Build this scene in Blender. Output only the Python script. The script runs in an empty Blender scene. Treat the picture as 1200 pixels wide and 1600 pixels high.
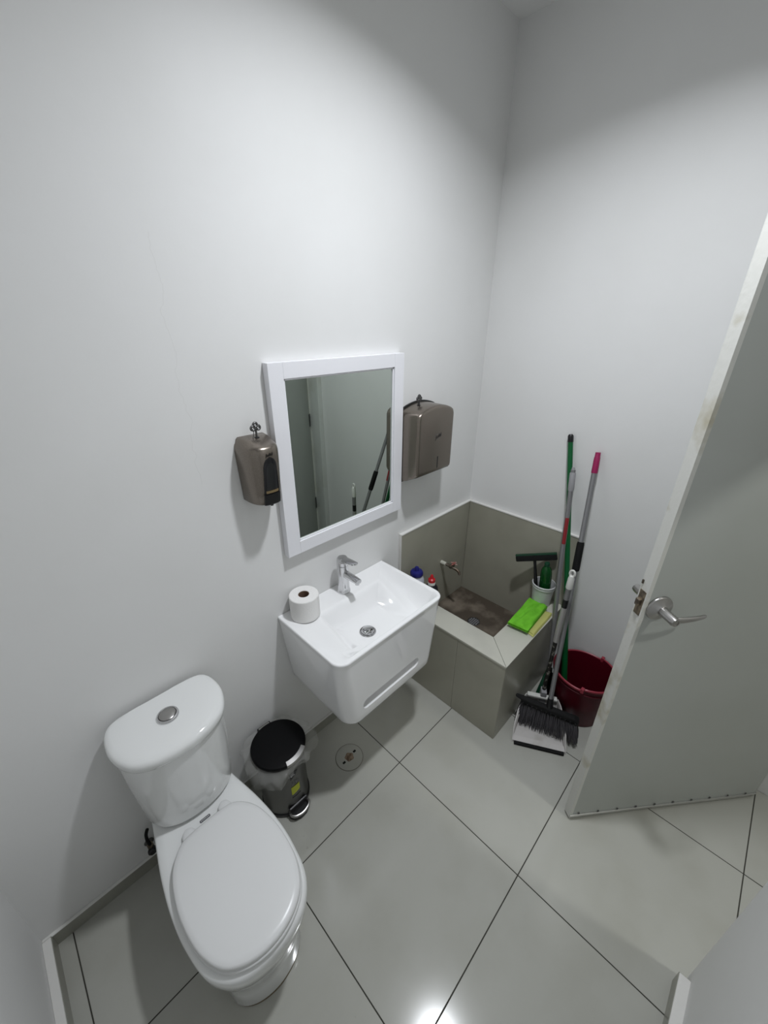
import bpy, bmesh, math, random
from mathutils import Vector, Matrix
random.seed(7)
PI = math.pi
SC = bpy.context.scene
COL = SC.collection

# ------------------------------------------------------------------ camera
F_PX = 626.97
yaw, pitch, roll = math.radians(45.4288), math.radians(25.6781), math.radians(0.2223)
fw = Vector((math.sin(yaw)*math.cos(pitch), math.cos(yaw)*math.cos(pitch), -math.sin(pitch)))
rt = Vector((math.cos(yaw), -math.sin(yaw), 0)); up = rt.cross(fw)
r2 = rt*math.cos(roll) + up*math.sin(roll); u2 = up*math.cos(roll) - rt*math.sin(roll)
cam_d = bpy.data.cameras.new('camera'); cam = bpy.data.objects.new('camera', cam_d); COL.objects.link(cam)
M = Matrix((r2, u2, -fw)).transposed().to_4x4(); M.translation = Vector((-1.922, -1.1767, 1.8689))
cam.matrix_world = M
cam_d.sensor_fit = 'VERTICAL'; cam_d.sensor_height = 36.0; cam_d.sensor_width = 27.0
cam_d.lens = 36.0*F_PX/1600.0; cam_d.clip_start = 0.01
SC.camera = cam

# ------------------------------------------------------------------ world, lights, exposure
w = bpy.data.worlds.new('world'); SC.world = w; w.use_nodes = True
w.node_tree.nodes['Background'].inputs[0].default_value = (0.85, 0.9, 1.0, 1)
w.node_tree.nodes['Background'].inputs[1].default_value = 0.15

def lamp(name, loc, power, size, color, spread=130):
    d = bpy.data.lights.new(name, 'AREA'); d.shape = 'DISK'; d.size = size; d.energy = power; d.color = color
    d.spread = math.radians(spread)
    o = bpy.data.objects.new(name, d); o.location = loc; COL.objects.link(o); return o
LIGHT_A = (-0.96, -0.79, 2.88); LIGHT_B = (-0.72, -2.30, 2.88)
lamp('ceiling_lamp', LIGHT_A, 20.5, 0.13, (0.92, 0.95, 1.0), 142)
lamp('hall_lamp', LIGHT_B, 12.5, 0.13, (0.97, 0.98, 0.94), 150)

SC.view_settings.view_transform = 'Standard'; SC.view_settings.look = 'None'
SC.view_settings.gamma = 1.0; SC.view_settings.exposure = -0.32; SC.view_settings.use_curve_mapping = False

# ------------------------------------------------------------------ materials
def mat(name, color, rough=0.5, metal=0.0, noise=None, bump=0.0, bscale=80.0, coat=0.0, trans=0.0, alpha=1.0, ior=1.45, emit=None, aniso=0.0, spec=0.5):
    m = bpy.data.materials.new(name); m.use_nodes = True
    nt = m.node_tree; p = nt.nodes['Principled BSDF']; L = nt.links
    p.inputs['Base Color'].default_value = (*color, 1); p.inputs['Roughness'].default_value = rough
    p.inputs['Metallic'].default_value = metal; p.inputs['IOR'].default_value = ior
    p.inputs['Coat Weight'].default_value = coat; p.inputs['Coat Roughness'].default_value = 0.05
    p.inputs['Transmission Weight'].default_value = trans; p.inputs['Alpha'].default_value = alpha
    p.inputs['Anisotropic'].default_value = aniso
    p.inputs['Specular IOR Level'].default_value = spec
    if emit:
        p.inputs['Emission Color'].default_value = (*emit[0], 1); p.inputs['Emission Strength'].default_value = emit[1]
    tc = nt.nodes.new('ShaderNodeTexCoord')
    if noise:   # (scale, second colour, low, high, detail)
        n = nt.nodes.new('ShaderNodeTexNoise'); n.inputs['Scale'].default_value = noise[0]
        n.inputs['Detail'].default_value = noise[4] if len(noise) > 4 else 6
        r = nt.nodes.new('ShaderNodeMapRange'); r.inputs['From Min'].default_value = noise[2]; r.inputs['From Max'].default_value = noise[3]
        x = nt.nodes.new('ShaderNodeMix'); x.data_type = 'RGBA'
        x.inputs[6].default_value = (*color, 1); x.inputs[7].default_value = (*noise[1], 1)
        L.new(tc.outputs['Object'], n.inputs['Vector']); L.new(n.outputs['Fac'], r.inputs['Value'])
        L.new(r.outputs['Result'], x.inputs['Factor']); L.new(x.outputs[2], p.inputs['Base Color'])
    if bump:
        n2 = nt.nodes.new('ShaderNodeTexNoise'); n2.inputs['Scale'].default_value = bscale; n2.inputs['Detail'].default_value = 4
        b = nt.nodes.new('ShaderNodeBump'); b.inputs['Strength'].default_value = bump; b.inputs['Distance'].default_value = 0.002
        L.new(tc.outputs['Object'], n2.inputs['Vector']); L.new(n2.outputs['Fac'], b.inputs['Height']); L.new(b.outputs['Normal'], p.inputs['Normal'])
    return m

M_WALL = mat('wall_paint', (0.79, 0.79, 0.78), 0.55, noise=(1.6, (0.75, 0.75, 0.735), 0.42, 0.72), bump=0.25, bscale=26, spec=0.35)
M_CEIL = mat('ceiling_paint', (0.84, 0.84, 0.83), 0.7, bump=0.1, bscale=30, spec=0.3)
M_TILE = mat('floor_tile', (0.43, 0.43, 0.39), 0.13, noise=(5, (0.40, 0.398, 0.355), 0.45, 0.7), spec=0.5)
M_TILE2 = mat('skirting_tile', (0.33, 0.33, 0.285), 0.3, noise=(5, (0.27, 0.265, 0.225), 0.45, 0.7))
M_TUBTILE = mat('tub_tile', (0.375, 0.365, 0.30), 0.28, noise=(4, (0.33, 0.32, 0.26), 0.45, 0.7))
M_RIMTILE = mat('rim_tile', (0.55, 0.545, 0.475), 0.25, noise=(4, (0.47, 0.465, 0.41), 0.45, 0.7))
M_GROUT = mat('dark_grout', (0.05, 0.048, 0.04), 0.9)
M_TUBGROUT = mat('tub_grout', (0.17, 0.165, 0.13), 0.9)
M_PLASTER = mat('white_plaster', (0.74, 0.73, 0.70), 0.8, bump=0.5, bscale=60)
M_CERAMIC = mat('ceramic', (0.80, 0.81, 0.80), 0.08, coat=0.4)
M_SEAT = mat('seat_plastic', (0.74, 0.745, 0.74), 0.28)
M_BASIN = mat('basin_gloss', (0.92, 0.92, 0.92), 0.07, coat=0.5)
M_FRAME = mat('mirror_frame_white', (0.86, 0.86, 0.89), 0.35, bump=0.15, bscale=300)
M_GLASS = mat('mirror_glass', (0.60, 0.655, 0.605), 0.0, 1.0)
M_CHROME = mat('chrome', (0.62, 0.62, 0.63), 0.07, 1.0)
M_STEEL = mat('brushed_steel', (0.42, 0.41, 0.40), 0.3, 1.0)
M_DARKSTEEL = mat('bin_steel', (0.17, 0.17, 0.165), 0.33, 1.0)
M_LID = mat('matt_black_lid', (0.0035, 0.0035, 0.004), 0.55, spec=0.15)
M_BRONZE = mat('smoked_metallic_plastic', (0.235, 0.205, 0.175), 0.27, 0.85, noise=(240, (0.20, 0.175, 0.15), 0.4, 0.65))
M_BLACK = mat('black_plastic', (0.008, 0.008, 0.009), 0.35)
M_BLACKG = mat('dark_glassy', (0.012, 0.012, 0.014), 0.06)
M_RUBBER = mat('black_rubber', (0.010, 0.010, 0.010), 0.7, spec=0.2)
M_KEY = mat('old_key_metal', (0.15, 0.15, 0.15), 0.4, 1.0)
M_ROLL = mat('tissue_paper', (0.83, 0.82, 0.80), 0.95, bump=0.6, bscale=220)
M_CARD = mat('brown_card', (0.16, 0.10, 0.065), 0.9)
M_BROWNLIQ = mat('amber_soap', (0.22, 0.16, 0.08), 0.3)
M_DOOR = mat('door_laminate', (0.46, 0.48, 0.455), 0.33, noise=(2.2, (0.43, 0.45, 0.42), 0.4, 0.7))
M_DOOREDGE = mat('door_edge_paint', (0.66, 0.66, 0.62), 0.45, noise=(9, (0.40, 0.36, 0.24), 0.52, 0.74), bump=0.3)
M_ALU = mat('aluminium', (0.62, 0.62, 0.60), 0.32, 0.9)
M_TRIMW = mat('frame_white', (0.66, 0.67, 0.65), 0.4, noise=(6, (0.55, 0.55, 0.5), 0.5, 0.8))
M_RUST = mat('rusty_latch', (0.12, 0.10, 0.08), 0.5, 0.8, noise=(60, (0.30, 0.25, 0.18), 0.4, 0.6))
M_BAG = mat('clear_bag', (0.80, 0.80, 0.76), 0.10, alpha=0.16, coat=1.0, bump=0.8, bscale=45)
M_YELLOWL = mat('lime_print', (0.42, 0.46, 0.02), 0.4)
M_WHITEP = mat('white_print', (0.50, 0.50, 0.50), 0.4)
M_GREYP = mat('grey_print', (0.10, 0.10, 0.11), 0.4)
M_RED = mat('red_plastic', (0.085, 0.001, 0.009), 0.42, spec=0.35)
M_REDRIM = mat('red_rim', (0.30, 0.03, 0.05), 0.4)
M_GREEN = mat('green_plastic', (0.004, 0.11, 0.03), 0.3)
M_GREEND = mat('dark_green_plastic', (0.004, 0.045, 0.02), 0.4)
M_BOTTLEG = mat('green_bottle', (0.004, 0.06, 0.012), 0.12)
M_GREYPOLE = mat('grey_pole', (0.27, 0.27, 0.275), 0.38, 0.5)
M_GREYPL = mat('grey_plastic', (0.30, 0.30, 0.31), 0.45)
M_LIGHTPOLE = mat('pale_pole', (0.42, 0.41, 0.40), 0.4, 0.3)
M_WORN = mat('worn_black', (0.015, 0.014, 0.012), 0.5, noise=(45, (0.22, 0.21, 0.18), 0.55, 0.62))
M_PINK = mat('magenta_plastic', (0.30, 0.012, 0.085), 0.4)
M_REDLAB = mat('red_label', (0.27, 0.02, 0.025), 0.4)
M_WHITEPL = mat('white_plastic', (0.72, 0.72, 0.68), 0.4)
M_PANPL = mat('dustpan_plastic', (0.55, 0.53, 0.51), 0.45, noise=(14, (0.42, 0.40, 0.37), 0.5, 0.75))
M_BRISTLE = mat('grey_bristle', (0.060, 0.057, 0.062), 0.6)
M_CUP = mat('cup_plastic', (0.60, 0.61, 0.61), 0.35)
M_BLUE = mat('blue_cap', (0.012, 0.014, 0.16), 0.3)
M_CLEARB = mat('milky_bottle', (0.52, 0.54, 0.60), 0.2)
M_REDCAP = mat('red_cap', (0.50, 0.012, 0.018), 0.35)
M_LABEL = mat('dark_bottle', (0.012, 0.011, 0.018), 0.2)
M_MICRO = mat('lime_microfibre', (0.17, 0.55, 0.03), 0.95, bump=0.9, bscale=170, noise=(30, (0.13, 0.46, 0.02), 0.4, 0.7))
M_YCLOTH = mat('yellow_cloth', (0.50, 0.50, 0.16), 0.95, bump=0.6, bscale=150)
M_DIRTY = mat('stained_basin_floor', (0.075, 0.058, 0.042), 0.7, noise=(9, (0.24, 0.20, 0.155), 0.45, 0.75, 9), bump=0.6, bscale=40)
M_TAP = mat('old_tap_metal', (0.32, 0.29, 0.25), 0.45, 0.9, noise=(50, (0.15, 0.11, 0.08), 0.4, 0.6))
M_PVC = mat('pale_pipe', (0.60, 0.60, 0.52), 0.5)
M_TAPRED = mat('worn_red_handle', (0.30, 0.10, 0.085), 0.6, noise=(60, (0.42, 0.30, 0.26), 0.45, 0.6))
M_RUSTY = mat('rust', (0.13, 0.085, 0.055), 0.8, noise=(60, (0.28, 0.21, 0.15), 0.4, 0.6))
M_LAMPG = mat('lamp_diffuser', (0.9, 0.9, 0.9), 0.5, emit=((0.95, 0.98, 1.0), 6.0))

def scuffs(m):
    nt = m.node_tree; L = nt.links; p = nt.nodes['Principled BSDF']; g = nt.nodes.new('ShaderNodeNewGeometry')
    n = nt.nodes.new('ShaderNodeTexNoise'); n.inputs['Scale'].default_value = 26; n.inputs['Detail'].default_value = 5
    n.inputs['Roughness'].default_value = 0.62; L.new(g.outputs['Position'], n.inputs['Vector'])
    r = nt.nodes.new('ShaderNodeMapRange'); r.inputs['From Min'].default_value = 0.70; r.inputs['From Max'].default_value = 0.76; r.inputs['To Max'].default_value = 0.5
    x = nt.nodes.new('ShaderNodeMix'); x.data_type = 'RGBA'; src = p.inputs['Base Color'].links[0].from_socket
    L.new(n.outputs['Fac'], r.inputs['Value']); L.new(src, x.inputs[6]); x.inputs[7].default_value = (0.26, 0.255, 0.22, 1)
    L.new(r.outputs['Result'], x.inputs['Factor']); L.new(x.outputs[2], p.inputs['Base Color'])
scuffs(M_TILE)
# thin hairline crack in the back wall's paint
def crack(m):
    nt = m.node_tree; L = nt.links; p = nt.nodes['Principled BSDF']
    g = nt.nodes.new('ShaderNodeNewGeometry'); s = nt.nodes.new('ShaderNodeSeparateXYZ'); L.new(g.outputs['Position'], s.inputs[0])
    n = nt.nodes.new('ShaderNodeTexNoise'); n.noise_dimensions = '1D'; n.inputs['Scale'].default_value = 6; n.inputs['Detail'].default_value = 8
    L.new(s.outputs['Z'], n.inputs['W'])
    def mth(op, a, b, c=None):
        k = nt.nodes.new('ShaderNodeMath'); k.operation = op
        for i, v in enumerate((a, b, c)):
            if v is None: continue
            if isinstance(v, (int, float)): k.inputs[i].default_value = v
            else: L.new(v, k.inputs[i])
        return k.outputs[0]
    off = mth('MULTIPLY_ADD', n.outputs['Fac'], 0.09, -1.555)          # crack runs near x = -1.51
    d = mth('ABSOLUTE', mth('SUBTRACT', s.outputs['X'], off), 0)
    line = mth('LESS_THAN', d, 0.0008)
    zr = mth('MULTIPLY', mth('GREATER_THAN', s.outputs['Z'], 1.42), mth('LESS_THAN', s.outputs['Z'], 2.05))
    yr = mth('GREATER_THAN', s.outputs['Y'], -0.01)
    f = mth('MULTIPLY', mth('MULTIPLY', line, zr), mth('MULTIPLY', yr, 0.13))
    x = nt.nodes.new('ShaderNodeMix'); x.data_type = 'RGBA'
    src = p.inputs['Base Color'].links[0].from_socket
    L.new(src, x.inputs[6]); x.inputs[7].default_value = (0.38, 0.37, 0.34, 1); L.new(f, x.inputs['Factor']); L.new(x.outputs[2], p.inputs['Base Color'])
crack(M_WALL)

# ------------------------------------------------------------------ object helpers
def link(o, parent=None):
    COL.objects.link(o)
    if parent is not None: o.parent = parent
    return o
def root(name, label=None, cat=None, loc=(0, 0, 0), rz=0.0, group=None, kind=None):
    o = bpy.data.objects.new(name, None); o.empty_display_size = 0.05
    o.location = loc; o.rotation_euler = (0, 0, rz); COL.objects.link(o)
    tag(o, label, cat, group, kind); return o
def tag(o, label=None, cat=None, group=None, kind=None):
    if label: o['label'] = label
    if cat: o['category'] = cat
    if group: o['group'] = group
    if kind: o['kind'] = kind
    return o
def mk(name, verts, faces, m, parent=None, smooth=True, ang=35, wn=False):
    me = bpy.data.meshes.new(name); me.from_pydata([tuple(v) for v in verts], [], faces); me.update()
    bm = bmesh.new(); bm.from_mesh(me); bmesh.ops.recalc_face_normals(bm, faces=bm.faces); bm.to_mesh(me); bm.free()
    me.materials.append(m)
    if smooth:
        me.polygons.foreach_set('use_smooth', [True]*len(me.polygons)); me.set_sharp_from_angle(angle=math.radians(ang))
    o = link(bpy.data.objects.new(name, me), parent)
    if smooth and wn:
        k = o.modifiers.new('weighted_normals', 'WEIGHTED_NORMAL'); k.keep_sharp = True
    return o
class G:   # geometry accumulator
    def __init__(s): s.v = []; s.f = []; s.boxy = False
    def add(s, v, f):
        n = len(s.v); s.v += [Vector(p) for p in v]; s.f += [[i+n for i in q] for q in f]; return s
    def box(s, a, b, bev=0.0, mtx=None, seg=2):
        s.boxy = s.boxy or not s.v
        bm = bmesh.new(); bmesh.ops.create_cube(bm, size=1)
        for v in bm.verts:
            v.co = Vector([(a[i]+b[i])/2 + v.co[i]*(b[i]-a[i]) for i in range(3)])
        if bev > 0: bmesh.ops.bevel(bm, geom=bm.edges[:], offset=bev, segments=seg, profile=0.5, affect='EDGES')
        bm.verts.index_update()
        vs = [mtx @ v.co if mtx else v.co.copy() for v in bm.verts]; fs = [[v.index for v in f.verts] for f in bm.faces]
        bm.free(); return s.add(vs, fs)
    def loft(s, rings, cap0=True, cap1=True, mtx=None, closed=True):
        n = len(rings[0]); v = [Vector(p) for r in rings for p in r]; f = []
        for i in range(len(rings)-1):
            for j in range(n if closed else n-1):
                k = (j+1) % n; f.append([i*n+j, i*n+k, (i+1)*n+k, (i+1)*n+j])
        if cap0: f.append(list(range(n))[::-1])
        if cap1: f.append([(len(rings)-1)*n+j for j in range(n)])
        if mtx: v = [mtx @ p for p in v]
        return s.add(v, f)
    def lathe(s, prof, n=32, c=(0, 0, 0), cap0=True, cap1=True, mtx=None):
        rings = [[(c[0]+r*math.cos(2*PI*j/n), c[1]+r*math.sin(2*PI*j/n), c[2]+z) for j in range(n)] for r, z in prof]
        return s.loft(rings, cap0, cap1, mtx)
    def tube(s, pts, r, n=12, caps=True):
        pts = [Vector(p) for p in pts]; rr = r if isinstance(r, (list, tuple)) else [r]*len(pts); rings = []
        t0 = (pts[1]-pts[0]).normalized(); a = t0.orthogonal().normalized()
        for i, p in enumerate(pts):
            t = ((pts[min(i+1, len(pts)-1)]-pts[max(i-1, 0)])).normalized()
            a = (a - t*a.dot(t)).normalized(); b = t.cross(a)
            rings.append([p + (a*math.cos(2*PI*j/n)+b*math.sin(2*PI*j/n))*rr[i] for j in range(n)])
        return s.loft(rings, caps, caps)
    def mk(s, name, m, parent=None, **k):
        k.setdefault('wn', s.boxy); return mk(name, s.v, s.f, m, parent, **k)
def spline(ctrl, n, closed=True):
    out = []; N = len(ctrl); segs = N if closed else N-1; per = max(1, n//segs)
    P = [Vector(c) for c in ctrl]
    for i in range(segs):
        g = (lambda k: P[k % N]) if closed else (lambda k: P[min(max(k, 0), N-1)])
        p0, p1, p2, p3 = g(i-1), g(i), g(i+1), g(i+2)
        for q in range(per):
            t = q/per
            out.append(0.5*((2*p1)+(p2-p0)*t+(2*p0-5*p1+4*p2-p3)*t*t+(3*p1-p0-3*p2+p3)*t**3))
    if not closed: out.append(P[-1])
    return out
def rrect(x0, x1, y0, y1, radii, n=8):   # radii order: (x1,y1),(x0,y1),(x0,y0),(x1,y0)
    out = []
    for (cx, cy, a0), r in zip(((x1, y1, 0), (x0, y1, 90), (x0, y0, 180), (x1, y0, 270)), radii):
        ccx = cx - r if cx == x1 else cx + r; ccy = cy - r if cy == y1 else cy + r
        for k in range(n+1):
            a = math.radians(a0+90*k/n); out.append((ccx+r*math.cos(a), ccy+r*math.sin(a)))
    return out
def text_mesh(txt, size, m, parent, name, mtx, extr=0.0002, shear=0.0):
    c = bpy.data.curves.new('t', 'FONT'); c.body = txt; c.size = size; c.extrude = extr; c.align_x = 'CENTER'; c.align_y = 'CENTER'; c.shear = shear
    c.resolution_u = 3
    t = bpy.data.objects.new('t', c); COL.objects.link(t); me = bpy.data.meshes.new_from_object(t)
    bpy.data.objects.remove(t); me.transform(mtx); me.materials.clear(); me.materials.append(m); me.name = name
    return link(bpy.data.objects.new(name, me), parent)
def frame(o, x, y):   # matrix with local x,y axes and origin
    x = Vector(x).normalized(); y = Vector(y); y = (y - x*y.dot(x)).normalized(); z = x.cross(y)
    m = Matrix((x, y, z)).transposed().to_4x4(); m.translation = Vector(o); return m
def smooth(t): t = max(0, min(1, t)); return t*t*(3-2*t)

# ------------------------------------------------------------------ room
CH = 2.9; XL = -2.290; YF = -1.505; TH = 0.12; XD = -0.895; HALL = -3.3; LINT = 2.095
g = G().box((XL-TH, 0, -0.02), (TH, TH, CH)); tag(g.mk('wall_back', M_WALL, smooth=False), kind='structure')
WB = bpy.data.objects['wall_back']
g = G().box((0, HALL, -0.02), (TH, 0, CH)); WR = tag(g.mk('wall_right', M_WALL, smooth=False), kind='structure')
g = G().box((XL-TH, HALL, -0.02), (XL, 0, CH)); tag(g.mk('wall_left', M_WALL, smooth=False), kind='structure')
g = G().box((XL, YF-TH, -0.02), (XD, YF, CH)).box((XD, YF-TH, LINT), (0, YF, CH))
tag(g.mk('wall_front', M_WALL, smooth=False), kind='structure')
g = G().box((XL-TH, HALL-TH, -0.02), (TH, HALL, CH)); tag(g.mk('wall_hall', M_WALL, smooth=False), kind='structure')
g = G().box((XL-TH, HALL-TH, CH), (TH, TH, CH+0.1)); tag(g.mk('ceiling', M_CEIL, smooth=False), kind='structure')
# floor: dark grout bed with 60 cm tiles, each its own piece
g = G().box((XL, HALL, -0.06), (0, 0, -0.0015)); FL = tag(g.mk('floor', M_GROUT, smooth=False), kind='structure')
gx = [XL, -2.2243, -1.6243, -1.0243, -0.4243, 0.0]; gy = [0.0, -0.4004, -1.0004, -1.6004, -2.2004, -2.8004, HALL]
J = 0.0018
for i in range(len(gx)-1):
    for j in range(len(gy)-1):
        a, b, c, d = gx[i]+J, gx[i+1]-J, gy[j+1]+J, gy[j]-J
        zt = random.uniform(-0.0001, 0.0001)
        G().box((a, c, -0.0015), (b, d, zt), 0.0006, seg=1).mk('tile', M_TILE, FL, smooth=False)

# skirting with plaster ledge
def skirt(name, a, b, face, la, lb):
    o = tag(G().box(a, b).mk(name, M_TILE2, smooth=False), kind='structure')
    v = G().box(la, lb, 0.0025)
    for p in v.v: p += Vector((random.uniform(-1, 1), random.uniform(-1, 1), random.uniform(-1, 1)))*0.0004
    v.mk('ledge', M_PLASTER, o)
skirt('baseboard_back', (XL, -0.010, 0.0002), (-0.635, 0, 0.058), 1, (XL, -0.0115, 0.058), (-0.635, 0, 0.063))
skirt('baseboard_left', (XL, YF, 0.0002), (XL+0.025, -0.011, 0.066), 0, (XL, YF, 0.066), (XL+0.024, -0.014, 0.071))
skirt('baseboard_front', (XL+0.031, YF, 0.0002), (-0.925, YF+0.030, 0.066), 1, (XL+0.031, YF, 0.066), (-0.927, YF+0.029, 0.071))

# door frame: jamb against the right wall and head under the lintel
g = G().box((-0.026, -1.60, 0), (-0.0003, -1.4525, LINT), 0.002).box((-0.040, -1.452, 0), (-0.0003, -1.43, LINT), 0.003)
tag(g.mk('trim_1', M_TRIMW), kind='structure')
g = G().box((XD, -1.64, LINT-0.02), (-0.04, YF-0.01, LINT), 0.003); tag(g.mk('trim_2', M_TRIMW), kind='structure')

# ------------------------------------------------------------------ door, standing open into the room
D = root('door_1', loc=(-0.06, -1.603, 0.0), rz=math.atan2(0.536, -0.653), kind='structure')
D.location = (-0.0518, -1.5930, 0.0)
DW = 0.845; DT = 0.032; DH = 2.065
G().box((0.004, -DT+0.001, 0.03), (DW-0.004, -0.001, DH)).mk('panel', M_DOOR, D, smooth=False)
G().box((DW-0.004, -DT, 0.012), (DW, 0, DH), 0.0008).box((DW-0.013, -0.0005, 0.03), (DW, 0.0012, DH), 0.0004).box((DW-0.010, -DT-0.0012, 0.03), (DW, -DT+0.0005, DH), 0.0004).mk('edge_strip', M_DOOREDGE, D)
br = G().box((0.0, -0.001, 0.012), (DW-0.002, 0.0025, 0.031), 0.0008).box((0.0, 0.0018, 0.028), (DW-0.002, 0.0055, 0.032), 0.001).box((0.0, -DT-0.002, 0.012), (DW-0.002, -DT, 0.031), 0.0008).mk('bottom_rail', M_ALU, D)
G().box((0.002, -DT+0.005, 0.006), (DW-0.003, -0.002, 0.030), 0.001).mk('door_sweep', M_PVC, D)
for k in range(10):
    G().lathe([(0.0042, -0.001), (0.0042, 0.001), (0.002, 0.0016)], 8, mtx=frame((0.05+0.084*k, 0.0018, 0.037), (1, 0, 0), (0, 0, -1))).mk('screw', M_KEY, br)
# lever handle on the visible face, its twin on the other face
def lever(side):
    s = side; y0 = 0 if s > 0 else -DT
    hx = DW-0.052; hz = 1.096
    mt = frame((hx, y0, hz), (1, 0, 0), (0, 0, -s*1.0))
    # local z of mt points out of the door
    if (mt.to_3x3() @ Vector((0, 0, 1))).y * s < 0: mt = frame((hx, y0, hz), (1, 0, 0), (0, 0, s*1.0))
    h = G().lathe([(0.041, 0), (0.041, 0.004), (0.039, 0.007), (0.034, 0.0085), (0.030, 0.011), (0.020, 0.014), (0.016, 0.018)], 40, mtx=mt).mk('door_handle', M_STEEL, D)
    G().lathe([(0.0145, 0.014), (0.0145, 0.062), (0.0125, 0.0695), (0.008, 0.0705), (0.0075, 0.0685), (0.003, 0.068)], 24, mtx=mt).mk('spindle', M_STEEL, h)
    rings = []
    for k in range(15):
        t = k/14; x = hx+0.004 - 0.118*t; zc = hz + 0.003*math.sin(PI*t) - 0.004*t
        hh = 0.0115*(1-0.45*t) if t < 0.97 else 0.004; dd = 0.0075*(1-0.35*t) if t < 0.97 else 0.003
        yc = y0 + s*(0.058 + 0.004*math.sin(PI*t) - 0.012*t*t)
        rings.append([(x, yc+dd*math.cos(2*PI*q/14), zc+hh*math.sin(2*PI*q/14)) for q in range(14)])
    G().loft(rings).mk('lever', M_STEEL, h)
lever(1); lever(-1)
lt = G().box((DW-0.002, -0.028, 1.065), (DW+0.0015, -0.004, 1.150), 0.001).mk('latch_plate', M_RUST, D)
G().box((DW, -0.024, 1.098), (DW+0.012, -0.010, 1.122), 0.003).mk('latch_bolt', M_RUST, lt)
G().box((DW-0.001, -0.031, 1.168), (DW+0.004, -0.025, 1.182), 0.002).mk('chipped_spot', M_RUST, D)
for z in (0.40, 1.13, 1.86):
    hg = G().box((-0.002, -DT-0.001, z-0.05), (0.024, -DT-0.0005+0.0015, z+0.05), 0.0006).mk('hinge', M_KEY, D)
    G().lathe([(0.0065, -0.05), (0.0065, 0.05)], 14, c=(-0.006, -DT+0.0045, z)).mk('hinge_pin', M_KEY, hg)

# ------------------------------------------------------------------ tiled mop sink in the corner
TX, TY, IX, IY, TZ, BZ = -0.615, -0.650, -0.490, -0.512, 0.485, 0.285
mop = root('mop_sink', 'low grey-tiled mop basin built into the corner, stained inside', 'mop sink', loc=(0, 0, 0))
core = G().box((TX+0.009, TY+0.009, 0.0012), (IX-0.006, -0.017, TZ-0.011)).box((IX-0.006, TY+0.009, 0.0012), (-0.017, IY-0.006, TZ-0.011)).box((IX-0.006, IY-0.006, 0.0012), (-0.017, -0.017, BZ-0.012))
core.mk('masonry', M_TUBGROUT, mop, smooth=False)
def piece(a, b, m, par, bev=0.001, nm='tile'): return G().box(a, b, bev, seg=1).mk(nm, m, par, smooth=False)
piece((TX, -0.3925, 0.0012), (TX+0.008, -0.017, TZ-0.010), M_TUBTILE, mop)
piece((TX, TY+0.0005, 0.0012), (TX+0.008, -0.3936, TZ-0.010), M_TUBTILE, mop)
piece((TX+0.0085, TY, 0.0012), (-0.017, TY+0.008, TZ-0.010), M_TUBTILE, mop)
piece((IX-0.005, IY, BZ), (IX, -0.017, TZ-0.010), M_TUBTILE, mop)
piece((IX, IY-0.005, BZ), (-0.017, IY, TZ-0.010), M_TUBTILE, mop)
def mitre(pts, nm):   # rim tile with a mitred corner
    b = [(x, y, TZ-0.009) for x, y in pts]; t = [(x, y, TZ) for x, y in pts]
    g = G(); g.loft([b, t]); return g.mk(nm, M_RIMTILE, mop, smooth=False)
e = 0.0012
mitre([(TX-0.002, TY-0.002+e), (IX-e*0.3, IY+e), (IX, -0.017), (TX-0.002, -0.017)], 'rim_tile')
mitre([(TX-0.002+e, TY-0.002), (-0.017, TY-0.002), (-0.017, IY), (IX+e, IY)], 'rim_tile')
G().box((IX, IY, BZ-0.012), (-0.017, -0.017, BZ)).mk('basin_floor', M_DIRTY, mop, smooth=False)
gr = G().lathe([(0.036, BZ), (0.036, BZ+0.002), (0.031, BZ+0.003), (0.031, BZ+0.001)], 28, c=(-0.251, -0.267, 0)).mk('drain_grate', M_KEY, mop)
G().lathe([(0.030, BZ), (0.030, BZ+0.0012)], 24, c=(-0.251, -0.267, 0)).mk('drain_hole', M_RUBBER, gr)
gb = G()
for k in range(-2, 3):
    h = math.sqrt(max(0.030**2-(k*0.0115)**2, 0))
    gb.box((-0.251+k*0.0115-0.0011, -0.267-h, BZ+0.0012), (-0.251+k*0.0115+0.0011, -0.267+h, BZ+0.003))
    gb.box((-0.251-h, -0.267+k*0.0115-0.0012, BZ+0.0012), (-0.251+h, -0.267+k*0.0115+0.0012, BZ+0.0026))
gb.mk('grate_bars', M_GREYPL, gr, smooth=False)
# splashback tiles belong to the two walls
for a, b, par in (((TX, -0.0155, 0.0012), (-0.0158, -0.0005, 0.897), WB), ((-0.0155, TY, 0.0012), (-0.0005, -0.016, 0.897), WR)):
    piece(a, b, M_TUBTILE, par, 0.0006, 'splashback_tile')
g = G().box((TX-0.003, -0.0185, 0.897), (-0.0005, -0.0003, 0.9055), 0.002)
g.mk('splashback_ledge', M_PLASTER, WB)
g = G().box((-0.0185, TY-0.002, 0.897), (-0.0003, -0.0188, 0.9055), 0.002)
g.mk('splashback_ledge', M_PLASTER, WR)
G().box((TX-0.006, -0.0150, 0.072), (TX-0.0002, -0.0003, 0.9055), 0.001).mk('splashback_edge', M_PLASTER, WB)
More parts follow.
